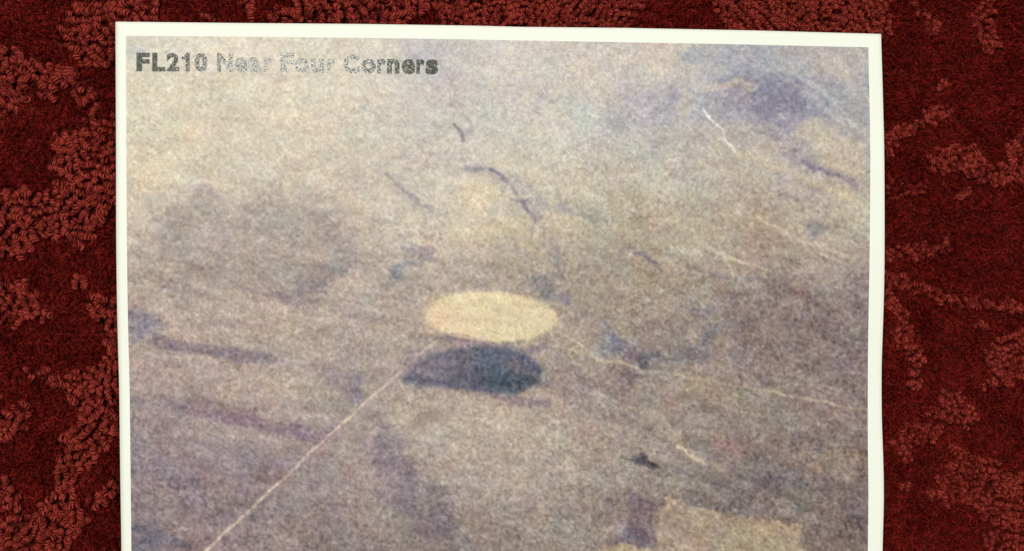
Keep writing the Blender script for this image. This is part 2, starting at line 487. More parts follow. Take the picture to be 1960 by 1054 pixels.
# further structure: the drainage that winds from the top edge down past the crop circles
line([(795,80),(830,130),(868,200),(884,262),(902,318),(968,344),(990,385),(1015,425),(1050,490),(1085,560),(1150,645),(1220,700)], 12, (152,148,152), 0.38, 20, 1.2)
line([(740,338),(775,362),(812,395),(802,455),(768,515),(740,555),(690,595)], 8, (150,146,146), 0.38, 14, 1.2)
line([(968,344),(1010,345),(1060,375),(1088,410)], 8, (160,158,160), 0.35, 14, 1.2)
line([(1088,410),(1150,450),(1215,488),(1260,508),(1340,520),(1480,542),(1560,575)], 7, (146,140,142), 0.35, 12, 1.2)
line([(1262,290),(1330,365),(1400,402)], 5, (164,158,152), 0.35, 8)
line([(1090,650),(1160,690),(1215,702),(1270,715),(1330,726)], 4, (196,182,158), 0.6, 4)
line([(245,508),(330,520),(440,545),(560,560)], 3, (196,180,160), 0.35, 4)
line([(440,560),(560,590),(640,600),(700,590)], 3, (192,176,154), 0.35, 4)
line([(700,440),(660,520),(620,600),(560,690)], 3, (190,176,154), 0.28, 5)
line([(560,690),(640,700),(720,712)], 3, (188,172,152), 0.3, 4)
line([(250,700),(300,655),(420,600),(440,560)], 3, (188,172,152), 0.28, 5)
line([(750,800),(900,775),(1050,790),(1160,830),(1290,850)], 3, (184,172,152), 0.3, 5)
line([(1160,760),(1200,830),(1215,930)], 3, (182,170,152), 0.28, 5)
line([(1000,800),(1010,900),(990,1000),(970,1060)], 3, (178,166,150), 0.25, 5)
line([(1480,120),(1535,150),(1600,200),(1662,262)], 5, (200,200,194), 0.4, 6)
line([(1410,95),(1500,150),(1560,185),(1590,225),(1640,250)], 4, (204,198,188), 0.4, 5)
blob(980, 850, 150, 80, 0, (182,170,154), 0.35, 0.7)
blob(960, 800, 110, 26, 6, (184,172,154), 0.35, 0.7)
blob(1445, 415, 70, 40, 25, (174,157,141), 0.5, 0.7)
blob(1350, 400, 60, 30, 25, (178,170,150), 0.4, 0.8)
line([(1405,400),(1455,420),(1500,442),(1522,460),(1568,470),(1635,502)], 5, (208,198,176), 0.6, 6)
line([(1408,292),(1440,300),(1500,324),(1545,345),(1600,365),(1655,395)], 14, (208,196,168), 0.55, 14)
blob(1522, 300, 16, 7, 20, (142,138,154), 0.6, 0.5); blob(1560, 314, 16, 8, 20, (134,130,150), 0.6, 0.5); blob(1588, 325, 14, 6, 20, (126,122,142), 0.6, 0.5)
line([(1224,255),(1262,290),(1272,320),(1300,345)], 5, (170,164,160), 0.5, 7)
blob(1255, 280, 16, 30, 0, (182,176,172), 0.5, 0.7)
blob(1068, 492, 8, 14, -20, (142,136,140), 0.65, 0.6)
blob(1030, 528, 34, 10, 14, (142,138,144), 0.6, 0.6)
blob(1050, 545, 30, 9, 15, (130,132,142), 0.6, 0.6)
blob(1088, 408, 18, 10, 0, (170,172,176), 0.5, 0.6)
blob(1000, 163, 26, 12, 0, (176,178,190), 0.5, 0.6)
line([(1290,235),(1300,300)], 10, (206,198,176), 0.4, 10)
blob(1405, 170, 20, 12, 0, (150,148,168), 0.55, 0.6)
blob(1600, 120, 40, 10, 30, (212,198,186), 0.45, 0.7)
blob(1590, 885, 66, 26, 0, (163,142,126), 0.55, 0.6)
blob(1356, 745, 60, 20, 5, (168,160,138), 0.5, 0.7)
blob(1450, 800, 90, 30, 5, (150,142,130), 0.4, 0.7)
line([(1257,780),(1282,815),(1304,846),(1346,881),(1382,895)], 10, (186,174,154), 0.45, 12)
blob(1405, 862, 34, 12, 20, (156,130,124), 0.5, 0.6)
blob(1236, 884, 25, 4, 10, (84,84,92), 0.9, 0.4, 0.2)
blob(1233, 873, 8, 9, 0, (96,94,100), 0.8, 0.5, 0.2)
blob(1205, 1012, 34, 7, 8, (112,108,116), 0.6, 0.6)
poly([(1390,556),(1480,540),(1664,585),(1664,690),(1500,670),(1370,640)], (143,130,126), 0.4, 40, 1.5)
blob(1470, 610, 60, 12, 0, (158,146,130), 0.4, 0.7)
line([(1309,674),(1340,657),(1367,638),(1405,612)], 11, (126,124,130), 0.6, 9)
blob(1300, 580, 20, 26, 0, (146,138,140), 0.45, 0.7)
blob(1160, 640, 16, 10, 0, (132,126,136), 0.5, 0.6)
blob(1180, 730, 70, 16, 12, (152,136,134), 0.4, 0.7)
line([(368,778),(450,795),(540,815),(622,836)], 30, (138,118,124), 0.45, 20)
blob(672, 745, 22, 34, -35, (122,120,130), 0.55, 0.6)
line([(640,705),(668,735),(690,765)], 14, (140,122,128), 0.5, 12)
line([(717,838),(745,880),(770,930),(805,985)], 30, (136,124,130), 0.45, 26, 1.5)
blob(590, 735, 70, 34, 10, (182,167,148), 0.4, 0.8)
blob(430, 740, 70, 18, 5, (176,158,144), 0.4, 0.8)
blob(570, 820, 26, 12, 0, (124,112,124), 0.5, 0.6)
line([(250,890),(330,900),(470,905),(560,880)], 12, (130,122,130), 0.45, 14)
blob(680, 940, 26, 60, 30, (150,134,130), 0.35, 0.8)
line([(830,880),(870,930),(880,960)], 18, (156,142,138), 0.3, 16)
# broad bands of darker and paler country
poly([(296,418),(420,392),(560,398),(690,428),(676,500),(636,560),(596,588),(500,572),(440,556),(300,536)], (152,143,134), 0.45, 34, 1.6)
poly([(590,500),(680,470),(672,520),(640,565),(598,586),(520,574),(560,548)], (134,124,126), 0.5, 26, 1.4)
poly([(1390,600),(1440,556),(1490,542),(1560,562),(1664,592),(1664,700),(1560,700),(1400,680)], (142,129,125), 0.5, 40, 1.4)
poly([(250,850),(480,860),(590,860),(520,930),(400,1040),(250,1060)], (138,127,127), 0.35, 60, 1.6)
poly([(790,770),(900,770),(1050,790),(1170,820),(1200,900),(1190,940),(1060,960),(930,930),(850,900),(800,840)], (181,170,154), 0.45, 44, 1.5)
poly([(705,800),(760,830),(795,900),(850,960),(880,1030),(820,1040),(770,970),(725,900)], (134,123,127), 0.5, 30, 1.4)
poly([(840,958),(1100,950),(1180,960),(1180,1060),(900,1060)], (158,148,138), 0.35, 40, 1.4)
line([(900,322),(932,326),(962,333),(976,350),(990,372)], 5, (128,125,138), 0.6, 7, 0.5)
line([(984,384),(1002,392),(1012,412),(1018,432)], 6, (128,125,138), 0.6, 7, 0.5)
line([(868,240),(878,255),(886,270)], 5, (120,116,120), 0.75, 4, 0.2)
line([(738,336),(772,360),(800,378),(814,398)], 4, (142,137,136), 0.5, 8, 0.5)
line([(885,270),(880,296),(902,320)], 4, (150,144,144), 0.45, 6, 0.5)
line([(1018,432),(1010,460),(1050,492),(1085,545)], 5, (146,140,142), 0.45, 7, 0.5)
line([(1066,612),(1080,642),(1120,668),(1180,694),(1260,714),(1330,726)], 3.5, (196,182,160), 0.42, 6, 0.4)
# crop circles
BREAK[0] = 0.12
blob(908, 706, 140, 50, 2, (150,136,138), 0.5, 0.15)
line([(945,752),(1000,768),(1045,775)], 18, (142,130,136), 0.55, 14)
line([(770,672),(800,668)], 9, (136,126,134), 0.6, 6)
line([(835,646),(870,648),(930,658),(985,668),(1050,660)], 9, (142,128,130), 0.7, 7)
def ell(cx, cy, rx, ry, deg, color, s, soft):
    blob(cx, cy, rx, ry, deg, color, s, soft, 0.10)
poly([(768,722),(790,700),(820,682),(860,668),(910,661),(960,664),(1005,675),(1030,692),(1040,710),(1030,730),(1005,744),(960,751),(910,749),(850,742),(795,738),(772,732)], (92,97,119), 0.88, 15, 0.05)
blob(812, 712, 56, 26, 0, (118,112,122), 0.6, 0.7)
blob(970, 716, 64, 26, -6, (80,92,108), 0.55, 0.7)
blob(985, 726, 44, 16, -8, (70,82,98), 0.6, 0.7)
blob(905, 732, 60, 14, 0, (88,96,112), 0.4, 0.7)
blob(990, 690, 26, 10, 10, (126,114,126), 0.6, 0.7)
blob(1045, 690, 14, 12, 30, (158,154,146), 0.5, 0.6)
line([(1000,662),(1045,672),(1075,682)], 6, (168,160,152), 0.5, 6)
ell(941, 606, 128, 48.5, 2, (204,190,160), 0.7, 0.05)
ell(941, 605.5, 124, 46, 2, (221,206,170), 0.95, 0.06)
blob(910, 580, 50, 16, 0, (226,213,172), 0.6, 0.6)
blob(840, 605, 26, 26, 0, (214,192,152), 0.5, 0.7)
blob(960, 645, 50, 9, 0, (228,213,170), 0.5, 0.6)
line([(845,644),(870,640),(905,650)], 3, (150,134,124), 0.5, 4)
line([(1066,612),(1078,634),(1090,650)], 4, (196,184,160), 0.5, 5)

# fine drainage and ridge texture: long on the right where it runs down the slope, flat on the left
sr = gnoise(shp, 14, 2.2, seed=51, ang=0.45); sl = gnoise(shp, 16, 2.0, seed=52, ang=0.13)
wr_ = smooth((PX - 850) / 500.0)
streak = sr * wr_ + sl * (1 - wr_)
streak = np.sign(streak) * np.abs(streak) ** 1.3
st_a = np.interp(PY, [60, 380, 480, 1920], [1.5, 2.2, 3.4, 3.4])
IMG += (streak * st_a)[..., None] * np.array([1.0, 1.0, 0.85])
# broad mauve cast on the lower and left country, tan upper half
mv = smooth((PY - 500) / 350.0) * (0.25 + 0.75 * smooth((900 - PX) / 500.0))
IMG += mv[..., None] * np.array([2.5, -2.5, 0.5])
IMG += (1 - mv[..., None]) * np.array([2.5, -1.5, -3.0])
# mottle of the print: wormy grains plus blotches, in light and in hue
worm1 = gnoise(shp, 0.95, 0.8, seed=21, ang=0.9)
worm2 = gnoise(shp, 0.95, 0.8, seed=22, ang=-0.2)
selw = smooth(0.5 + 0.6 * gnoise(shp, 9, seed=23))
worm = worm1 * selw + worm2 * (1 - selw)
fine = gnoise(shp, 0.8, seed=24)
mid = gnoise(shp, 5, 3.5, seed=25)
big = gnoise(shp, 14, 9, seed=26, ang=0.15)
hue = gnoise(shp, 7, seed=27); hue2 = gnoise(shp, 4, seed=28)
amp = np.interp(PY, [60, 300, 600, 1920], [1.0, 1.15, 1.4, 1.45])
ridge = np.exp(-(gnoise(shp, 1.5, 1.3, seed=71) / 0.45) ** 2) * selw + np.exp(-(gnoise(shp, 1.6, 1.3, seed=72, ang=-0.2) / 0.45) ** 2) * (1 - selw)
calm = 1 - 0.35 * smooth((1.1 - np.hypot((PX - 941) / 126.0, (PY - 605) / 47.0)) / 0.2)
lum = calm * (6.0 * worm + 13.0 * (ridge - ridge.mean()) + 4.2 * fine + 2.8 * mid + 1.2 * big) * amp
IMG[..., 0] += lum + 1.3 * hue + 1.0 * hue2
IMG[..., 1] += lum * 0.98 - 0.8 * hue + 0.8 * hue2
IMG[..., 2] += lum * 0.92 - 0.8 * hue - 1.0 * hue2
IMG += (3.0 * smooth((PY - 450) / 200.0))[..., None]
IMG = np.clip(IMG, 20, 245)
LIGHT_E = np.array([1.20, 1.17, 1.05])          # white paper at 0.8 reads almost full white in the photograph
VEIL = 0.04
ALB = np.clip(lin(IMG) / LIGHT_E - VEIL, 0.01, 0.85)

def sample(X, Y):
    fx = np.clip((X - GX0) / RES, 0, nx - 1.001); fy = np.clip((Y - GY0) / RES, 0, ny - 1.001)
    ix = fx.astype(int); iy = fy.astype(int); ax = (fx - ix)[..., None]; ay = (fy - iy)[..., None]
    return (ALB[iy, ix] * (1 - ax) * (1 - ay) + ALB[iy, ix + 1] * ax * (1 - ay)
            + ALB[iy + 1, ix] * (1 - ax) * ay + ALB[iy + 1, ix + 1] * ax * ay)

def grid_faces(w, h):
    i = np.arange(w * h).reshape(h, w)
    q = np.stack([i[:-1, :-1], i[1:, :-1], i[1:, 1:], i[:-1, 1:]], -1)
    return q.reshape(-1)

page = bpy.data.objects.new('printed_page', None)
page.empty_display_size = 0.02
COL.objects.link(page)
page['label'] = 'large printed aerial photograph on white bordered paper lying on the red carpet'
page['category'] = 'photo print'

# white sheet with real thickness (0.1 mm)
u = np.linspace(0, 1, 150)
v = np.concatenate([np.linspace(0, 1020, 110), np.linspace(1040, 1900, 40)])
X, Y = sheet_grid(u, v, LXY, LXX, RXY, RXX, TX, TY, BOT_P)
top = S(X, Y).reshape(-1, 3); bot = S(X, Y, -0.00012).reshape(-1, 3)
w_, h_ = len(u), len(v)
ft = grid_faces(w_, h_).reshape(-1, 4)
fb = ft[:, ::-1] + w_ * h_
idx = np.arange(w_ * h_).reshape(h_, w_)
ring = np.concatenate([idx[0, :-1], idx[:-1, -1], idx[-1, ::-1][:-1], idx[::-1, 0][:-1]])
nxt = np.roll(ring, -1)
fs = np.stack([ring, nxt, nxt + w_ * h_, ring + w_ * h_], -1)
me = make_mesh('paper_sheet', np.concatenate([top, bot]), np.concatenate([ft, fb, fs]).ravel(), 4, m_paper)
link('paper_sheet', me, page)

# the picture
u = np.linspace(0, 1, 640)
v = np.concatenate([np.linspace(0, 990, 445), np.linspace(1000, 1840, 70)])
X, Y = sheet_grid(u, v, PLY, PLX, PRY, PRX, PTX, PTY, BOT_I)
P = S(X, Y, 0.00004).reshape(-1, 3)
me = make_mesh('printed_picture', P, grid_faces(len(u), len(v)), 4, m_print)
ca = me.color_attributes.new('Col', 'FLOAT_COLOR', 'POINT')
c4 = np.ones((len(P), 4), np.float32); c4[:, :3] = sample(X, Y).reshape(-1, 3)
ca.data.foreach_set('color', c4.ravel())
link('printed_picture', me, page)

# the heading: every character fitted to its place on the page
LET = [('F',261.2,286.5,101.2,136.8),('L',291.4,316.7,101.4,137.1),('2',319.0,343.2,101.6,137.0),('1',347.4,363.6,101.8,137.2),
 ('0',372.4,397.2,101.8,137.8),('N',415.5,445.4,101.4,137.4),('e',449.3,473.1,109.9,138.2),('a',474.8,499.6,110.0,138.4),
 ('r',504.8,519.8,110.4,138.0),('F',536.8,563.3,102.0,138.2),('o',564.6,592.2,111.2,139.8),('u',595.5,620.2,111.8,139.8),
 ('r',625.7,641.2,111.8,139.4),('C',657.2,688.2,103.5,140.9),('o',691.5,719.3,112.6,141.3),('r',722.0,738.4,112.8,140.9),
 ('n',740.8,765.0,113.0,141.3),('e',769.0,794.4,113.4,142.3),('r',797.0,813.0,113.8,141.8),('s',814.8,838.5,114.0,143.0)]
lv, lf = [], []
dg = bpy.context.evaluated_depsgraph_get()
for ch, x0, x1, y0, y1 in LET:
    cu = bpy.data.curves.new('glyph', 'FONT')
    cu.body = ch; cu.size = 1.0; cu.offset = 0.038 if ch in 'ea' else 0.050; cu.resolution_u = 5; cu.fill_mode = 'BOTH'
    go = bpy.data.objects.new('glyph', cu); COL.objects.link(go)
    bpy.context.view_layer.update()
    dg = bpy.context.evaluated_depsgraph_get()
    gm = go.evaluated_get(dg).to_mesh()
    co = np.empty(len(gm.vertices) * 3, np.float32); gm.vertices.foreach_get('co', co); co = co.reshape(-1, 3)
    lo, hi = co.min(0), co.max(0)
    gx = x0 + (co[:, 0] - lo[0]) / (hi[0] - lo[0]) * (x1 - x0)
    gy = y1 - (co[:, 1] - lo[1]) / (hi[1] - lo[1]) * (y1 - y0)
    base = sum(len(q) for q in lv)
    if ch == '1':           # straight stem with a flag, no foot
        gx = np.array([x1, x1, x1 - 8.2, x1 - 8.2, x1 - 8.2, x0, x0, x0 + 5.0, x1 - 8.2])
        gy = np.array([y1, y0, y0, y1, y0 + 12.6, y0 + 12.6, y0 + 7.2, y0 + 6.2, y0 + 1.0])
        lv.append(S(gx, gy, 0.00009))
        lf += [[base + 3, base + 0, base + 1, base + 2], [base + 4, base + 8, base + 7, base + 6, base + 5]]
        go.evaluated_get(dg).to_mesh_clear()
        bpy.data.objects.remove(go); bpy.data.curves.remove(cu)
        continue
    lv.append(S(gx, gy, 0.00009))
    for f in gm.polygons:
        vs = [base + i for i in f.vertices]
        if f.normal.z < 0:
            vs = vs[::-1]
        lf.append(vs)
    go.evaluated_get(dg).to_mesh_clear()
    bpy.data.objects.remove(go); bpy.data.curves.remove(cu)
me = bpy.data.meshes.new('heading_lettering')
me.from_pydata(np.concatenate(lv).tolist(), [], lf)
me.materials.append(m_ink)
link('heading_lettering', me, page)

# ------------------------------------------------------------------ carpet
# where the raised loop pile stands (photo pixels)
LOOPS = [
 [(150,0),(300,0),(298,20),(285,46),(226,46),(226,112),(215,127),(205,128),(185,118),(168,110),(165,125),(155,130),(148,125),(142,105),(128,98),(118,80),(115,66),(105,60),(110,55),(122,45),(135,50),(128,35),(125,25),(135,8)],
 [(-10,85),(20,88),(38,95),(42,110),(60,124),(85,132),(105,125),(130,125),(142,132),(153,150),(158,170),(150,175),(138,162),(122,160),(100,155),(98,188),(72,190),(62,165),(55,160),(50,190),(30,195),(12,190),(-10,182)],
 [(-10,195),(20,198),(42,208),(28,216),(5,215),(-10,235)],
 [(128,170),(142,172),(146,182),(138,187),(128,182)],[(162,165),(176,167),(172,178),(162,176)],
 [(152,175),(165,180),(170,195),(160,200),(150,188)],[(176,180),(186,188),(188,198),(178,194)],
 [(166,204),(184,206),(184,216),(168,214)],[(200,222),(226,226),(226,238),(212,236)],
 [(176,222),(190,222),(205,240),(226,250),(226,380),(208,390),(202,420),(182,440),(167,462),(140,472),(120,457),(95,452),(72,452),(60,470),(40,482),(22,500),(8,480),(-10,488),(-10,395),(3,378),(12,358),(35,350),(38,343),(60,365),(75,366),(95,357),(100,345),(112,342),(108,328),(90,330),(88,305),(98,298),(95,285),(106,265),(108,255),(125,248),(150,240)],
 [(137,532),(155,528),(172,536),(170,552),(150,556),(138,548)],
 [(-10,535),(20,536),(45,545),(72,563),(80,588),(98,606),(75,612),(50,608),(30,627),(15,617),(-10,600)],
 [(182,562),(226,566),(226,835),(212,832),(200,856),(186,876),(176,896),(152,900),(148,925),(137,950),(152,975),(166,1000),(150,1012),(132,1036),(122,1080),(-10,1080),(-10,985),(25,985),(60,977),(85,952),(100,925),(110,892),(120,870),(118,840),(130,815),(146,800),(140,778),(128,772),(116,754),(104,744),(88,730),(68,724),(52,722),(48,708),(60,702),(80,703),(98,712),(116,722),(128,716),(150,702),(190,692),(206,680),(203,640),(184,626),(180,604),(164,592),(160,580),(172,584)],
 [(-10,790),(20,790),(30,775),(50,768),(50,800),(32,832),(-10,850)],
 [(-10,895),(12,915),(28,955),(22,980),(-10,965)],
 [(160,952),(180,945),(212,928),(226,926),(226,940),(208,952),(196,972),(170,966)],
 [(380,22),(402,24),(400,36),(378,34)],
 [(452,-10),(488,-10),(482,20),(480,46),(470,30),(456,12)],
 [(516,46),(520,28),(528,14),(560,12),(556,-10),(1245,-10),(1240,12),(1222,22),(1210,46),(1200,70),(840,70),(834,40),(836,22),(815,16),(792,26),(788,42),(776,58),(516,58)],
 [(1372,10),(1400,-10),(1704,-10),(1702,20),(1710,42),(1700,62),(1690,58),(1690,72),(1400,66),(1392,46),(1372,30)],
 [(1752,-10),(1768,12),(1782,24),(1800,28),(1813,42),(1802,55),(1785,57),(1776,40),(1758,25),(1744,0)],
 [(1868,20),(1890,-10),(1908,-10),(1905,25),(1900,45),(1910,62),(1914,82),(1905,97),(1893,107),(1880,92),(1866,76),(1868,55),(1862,45)],
 [(1800,160),(1812,150),(1834,148),(1838,158),(1820,168),(1802,170)],
 [(1762,216),(1790,206),(1799,194),(1808,208),(1828,210),(1818,226),(1795,235),(1765,232)],
 [(1685,252),(1718,243),(1733,233),(1750,223),(1768,232),(1762,256),(1742,262),(1730,275),(1710,280),(1706,302),(1685,298)],
 [(1778,300),(1790,285),(1810,278),(1830,274),(1850,285),(1870,274),(1882,284),(1886,310),(1902,320),(1924,302),(1930,270),(1945,260),(1970,236),(1970,360),(1930,352),(1905,358),(1888,350),(1862,348),(1850,328),(1840,333),(1820,328),(1800,338),(1784,328)],
 [(1685,352),(1720,340),(1735,342),(1745,358),(1762,352),(1780,342),(1779,372),(1760,377),(1740,368),(1730,380),(1715,387),(1685,376)],
 [(1840,360),(1852,358),(1858,372),(1852,384),(1842,380)],
 [(1685,478),(1725,470),(1760,464),(1780,469),(1815,466),(1824,480),(1792,486),(1770,493),(1750,494),(1740,486),(1700,498),(1685,498)],
 [(1865,618),(1876,614),(1900,626),(1898,636),(1880,630),(1868,636)],
 [(1888,668),(1903,650),(1935,640),(1970,626),(1970,732),(1930,737),(1910,735),(1895,747),(1884,752),(1890,736),(1904,716),(1898,702),(1903,690),(1888,678)],
 [(1800,738),(1815,748),(1848,750),(1853,774),(1872,780),(1870,806),(1850,816),(1820,812),(1802,826),(1790,842),(1747,850),(1738,868),(1726,850),(1716,842),(1735,815),(1775,805),(1768,796),(1780,784),(1795,780),(1805,765),(1788,750)],
 [(1700,838),(1722,842),(1742,860),(1736,886),(1724,887),(1718,862)],[(1720,925),(1740,922),(1750,930),(1732,936)],
 [(1830,850),(1845,855),(1850,875),(1870,877),(1916,880),(1915,900),(1925,912),(1970,902),(1970,1080),(1895,1080),(1888,1030),(1905,1000),(1890,985),(1870,975),(1850,960),(1830,970),(1800,966),(1778,956),(1784,940),(1805,935),(1800,915),(1815,895),(1825,870)],
]
STRIPS = [([(1680,525),(1720,538),(1760,552),(1800,565)], 26), ([(1790,562),(1830,574),(1870,582),(1910,586),(1970,584)], 16),
          ([(1685,545),(1715,578),(1732,610),(1744,636)], 22), ([(1718,636),(1738,664),(1752,700),(1758,722)], 22),
          ([(1745,728),(1758,738)], 12), ([(1940,596),(1970,600)], 12), ([(55,112),(70,128)], 14)]
MX0, MY0, MX1, MY1 = -130.0, -120.0, 2090.0, 1180.0
mw = int((MX1 - MX0) / 2); mh = int((MY1 - MY0) / 2)
QX, QY = np.meshgrid(MX0 + 2 * np.arange(mw), MY0 + 2 * np.arange(mh))
jx = QX + 3.0 * gnoise(QX.shape, 4, seed=31); jy = QY + 3.0 * gnoise(QX.shape, 4, seed=32)
mask = np.zeros(QX.shape, bool)
for pl in LOOPS:
    mask |= in_poly(jx, jy, pl)
for pts, w in STRIPS:
    mask |= seg_dist(jx, jy, pts) < w / 2
out = (QX < -6) | (QX > 1966) | (QY < -6) | (QY > 1060)
nf = gnoise(QX.shape, 14, seed=33)
mask = np.where(out, nf > 0.25, mask)
under = (QX > 262) & (QX < 1650) & (QY > 84)         # hidden by the sheet
hiddenm = under
def at(arr, x, y):
    i = np.clip(((y - MY0) / 2).astype(int), 0, mh - 1) if isinstance(y, np.ndarray) else min(max(int((y - MY0) / 2), 0), mh - 1)
    j = np.clip(((x - MX0) / 2).astype(int), 0, mw - 1) if isinstance(x, np.ndarray) else min(max(int((x - MX0) / 2), 0), mw - 1)
    return arr[i, j]
# floor level at photo pixel
KF = MM * (H - 0.004) / H
def world(px, py, z):
    return (px - CX) * KF, (CY - py) * KF, z

# direction field of the rows of loops
dirf = gnoise(QX.shape, 22, seed=34) * 1.0 + 0.45 * gnoise(QX.shape, 7, seed=35)
hf = gnoise(QX.shape, 16, seed=36)
# streamlines of loops
occ = {}
def near(x, y, r, skip):
    gx, gy = int(x // 8), int(y // 8)
    for a_ in (-2, -1, 0, 1, 2):
        for b_ in (-2, -1, 0, 1, 2):
            for (ox, oy, sid, k) in occ.get((gx + a_, gy + b_), ()):
                d2 = (ox - x) ** 2 + (oy - y) ** 2
                if sid == skip[0] and abs(k - skip[1]) < 2:
                    continue
                if d2 < r * r:
                    return True
    return False
loops = []        # px, py, dir, scale
sid = 0
vis = mask & ~hiddenm
cand = np.argwhere(vis)
rs = np.random.default_rng(5)
rs.shuffle(cand)
for (i, j) in cand[:60000:3]:
    x = MX0 + 2 * j; y = MY0 + 2 * i
    small = x > 840
    rr = 8.2 if small else 10.8
    if near(x, y, rr, (-1, 0)):
        continue
    sid += 1
    th0 = dirf[i, j] * 1.3
    for sgn in (1, -1):
        cx_, cy_ = x, y
        k = 0
        L = rs.integers(4, 16)
        while k < L:
            if sgn == -1 and k == 0:
                k = 1
                th = at(dirf, cx_, cy_) * 1.3
                cx_ -= math.cos(th) * 6; cy_ -= math.sin(th) * 6
            if not at(vis, cx_, cy_) or near(cx_, cy_, rr, (sid, sgn * k)):
                break
            th = at(dirf, cx_, cy_) * 1.3
            loops.append((cx_ + rs.normal(0, 1.0), cy_ + rs.normal(0, 1.0), th + rs.normal(0, 0.55), (0.66 if small else 0.84) * rs.uniform(0.8, 1.2)))
            occ.setdefault((int(cx_ // 8), int(cy_ // 8)), []).append((cx_, cy_, sid, sgn * k))
            st = 7.6 if small else 10.2
            cx_ += sgn * math.cos(th) * st; cy_ += sgn * math.sin(th) * st
            k += 1
print('loops', len(loops))

def loop_proto(seed):
    """a looped knot of yarn: a few strands arching side by side over the tuft, local x = across, metres"""
    r = random.Random(seed)
    n, s = 8, 5
    vs, fs = [], []
    ns = 3 if seed % 4 else 4
    tw = r.uniform(-0.5, 0.5)
    for m in range(ns):
        u = (m - (ns - 1) / 2) / ((ns - 1) / 2)            # -1 .. 1
        A = (0.00092 - 0.00026 * u * u) * r.uniform(0.85, 1.12)
        Hh = (0.00185 - 0.00060 * u * u) * r.uniform(0.85, 1.12)
        y0 = u * 0.00030 * (ns - 1) + r.gauss(0, 0.00006)
        x0 = r.gauss(0, 0.00012)
        rad0 = r.uniform(0.00034, 0.00041)
        base = len(vs)
        wob = r.uniform(0, 6.28)
        for i in range(n):
            t = i / (n - 1)
            a_ = math.pi * (-0.06 + 1.12 * t)
            cxp = -A * math.cos(a_) + x0; cz = Hh * math.sin(a_)
            tx, tz = A * math.sin(a_), Hh * math.cos(a_)
            l = math.hypot(tx, tz); tx /= l; tz /= l
            nv = (-tz, tx)
            ccy = y0 + tw * 0.0007 * (t - .5) + 0.00008 * math.sin(5 * t + wob) + u * 0.00016 * math.sin(a_)
            rad = rad0 * (0.92 + 0.16 * math.sin(7 * t + wob))
            for k in range(s):
                q = 2 * math.pi * k / s
                vs.append((cxp + rad * math.cos(q) * nv[0], ccy + rad * math.sin(q), cz + rad * math.cos(q) * nv[1]))
        for i in range(n - 1):
            for k in range(s):
                a0 = base + i * s + k; a1 = base + i * s + (k + 1) % s
                fs.append((a0, a1, a1 + s, a0 + s))
    return np.array(vs), np.array(fs)
NPROTO = 14
protos = [loop_proto(k) for k in range(NPROTO)]

# yarn material
def yarn_mat(name, c1, c2, rough, sheen, spec):
    m, nt, p = new_mat(name)
    geo = nt.nodes.new('ShaderNodeNewGeometry')
    n1 = nt.nodes.new('ShaderNodeTexNoise'); n1.inputs['Scale'].default_value = 160; n1.inputs['Detail'].default_value = 3
    n2 = nt.nodes.new('ShaderNodeTexNoise'); n2.inputs['Scale'].default_value = 2600; n2.inputs['Detail'].default_value = 2
    ad = nt.nodes.new('ShaderNodeMath'); ad.operation = 'ADD'
    ml = nt.nodes.new('ShaderNodeMath'); ml.operation = 'MULTIPLY'; ml.inputs[1].default_value = 0.5
    ri = nt.nodes.new('ShaderNodeMath'); ri.operation = 'MULTIPLY_ADD'; ri.inputs[1].default_value = 0.5; ri.inputs[2].default_value = -0.28
    ad2 = nt.nodes.new('ShaderNodeMath'); ad2.operation = 'ADD'
    rp = nt.nodes.new('ShaderNodeValToRGB')
    rp.color_ramp.elements[0].position = 0.30; rp.color_ramp.elements[0].color = (*c1, 1)
    rp.color_ramp.elements[1].position = 0.72; rp.color_ramp.elements[1].color = (*c2, 1)
    nt.links.new(geo.outputs['Position'], n1.inputs['Vector']); nt.links.new(geo.outputs['Position'], n2.inputs['Vector'])
    nt.links.new(n1.outputs['Fac'], ad.inputs[0]); nt.links.new(n2.outputs['Fac'], ad.inputs[1])
    nt.links.new(ad.outputs[0], ml.inputs[0])
    nt.links.new(geo.outputs['Random Per Island'], ri.inputs[0])
    nt.links.new(ml.outputs[0], ad2.inputs[0]); nt.links.new(ri.outputs[0], ad2.inputs[1])
    nt.links.new(ad2.outputs[0], rp.inputs['Fac'])
    nt.links.new(rp.outputs['Color'], p.inputs['Base Color'])
    p.inputs['Roughness'].default_value = rough
    p.inputs['Specular IOR Level'].default_value = spec
    p.inputs['Sheen Weight'].default_value = sheen
    p.inputs['Sheen Tint'].default_value = (1.0, 0.55, 0.5, 1)
    p.inputs['Sheen Roughness'].default_value = 0.5
    bp = nt.nodes.new('ShaderNodeBump'); bp.inputs['Strength'].default_value = 0.6; bp.inputs['Distance'].default_value = 0.0001
    nt.links.new(n2.outputs['Fac'], bp.inputs['Height']); nt.links.new(bp.outputs['Normal'], p.inputs['Normal'])
    return m
m_loop = yarn_mat('loop_yarn', (0.12, 0.009, 0.006), (0.31, 0.039, 0.027), 0.65, 0.02, 0.13)
m_cut = yarn_mat('cut_yarn', (0.06, 0.0015, 0.0012), (0.36, 0.024, 0.017), 0.6, 0.0, 0.12)
m_back, nt, p = new_mat('carpet_backing')
geo = nt.nodes.new('ShaderNodeNewGeometry')
n1 = nt.nodes.new('ShaderNodeTexNoise'); n1.inputs['Scale'].default_value = 420; n1.inputs['Detail'].default_value = 5
rp = nt.nodes.new('ShaderNodeValToRGB')
rp.color_ramp.elements[0].position = 0.35; rp.color_ramp.elements[0].color = (0.035, 0.004, 0.003, 1)
rp.color_ramp.elements[1].position = 0.70; rp.color_ramp.elements[1].color = (0.12, 0.016, 0.012, 1)
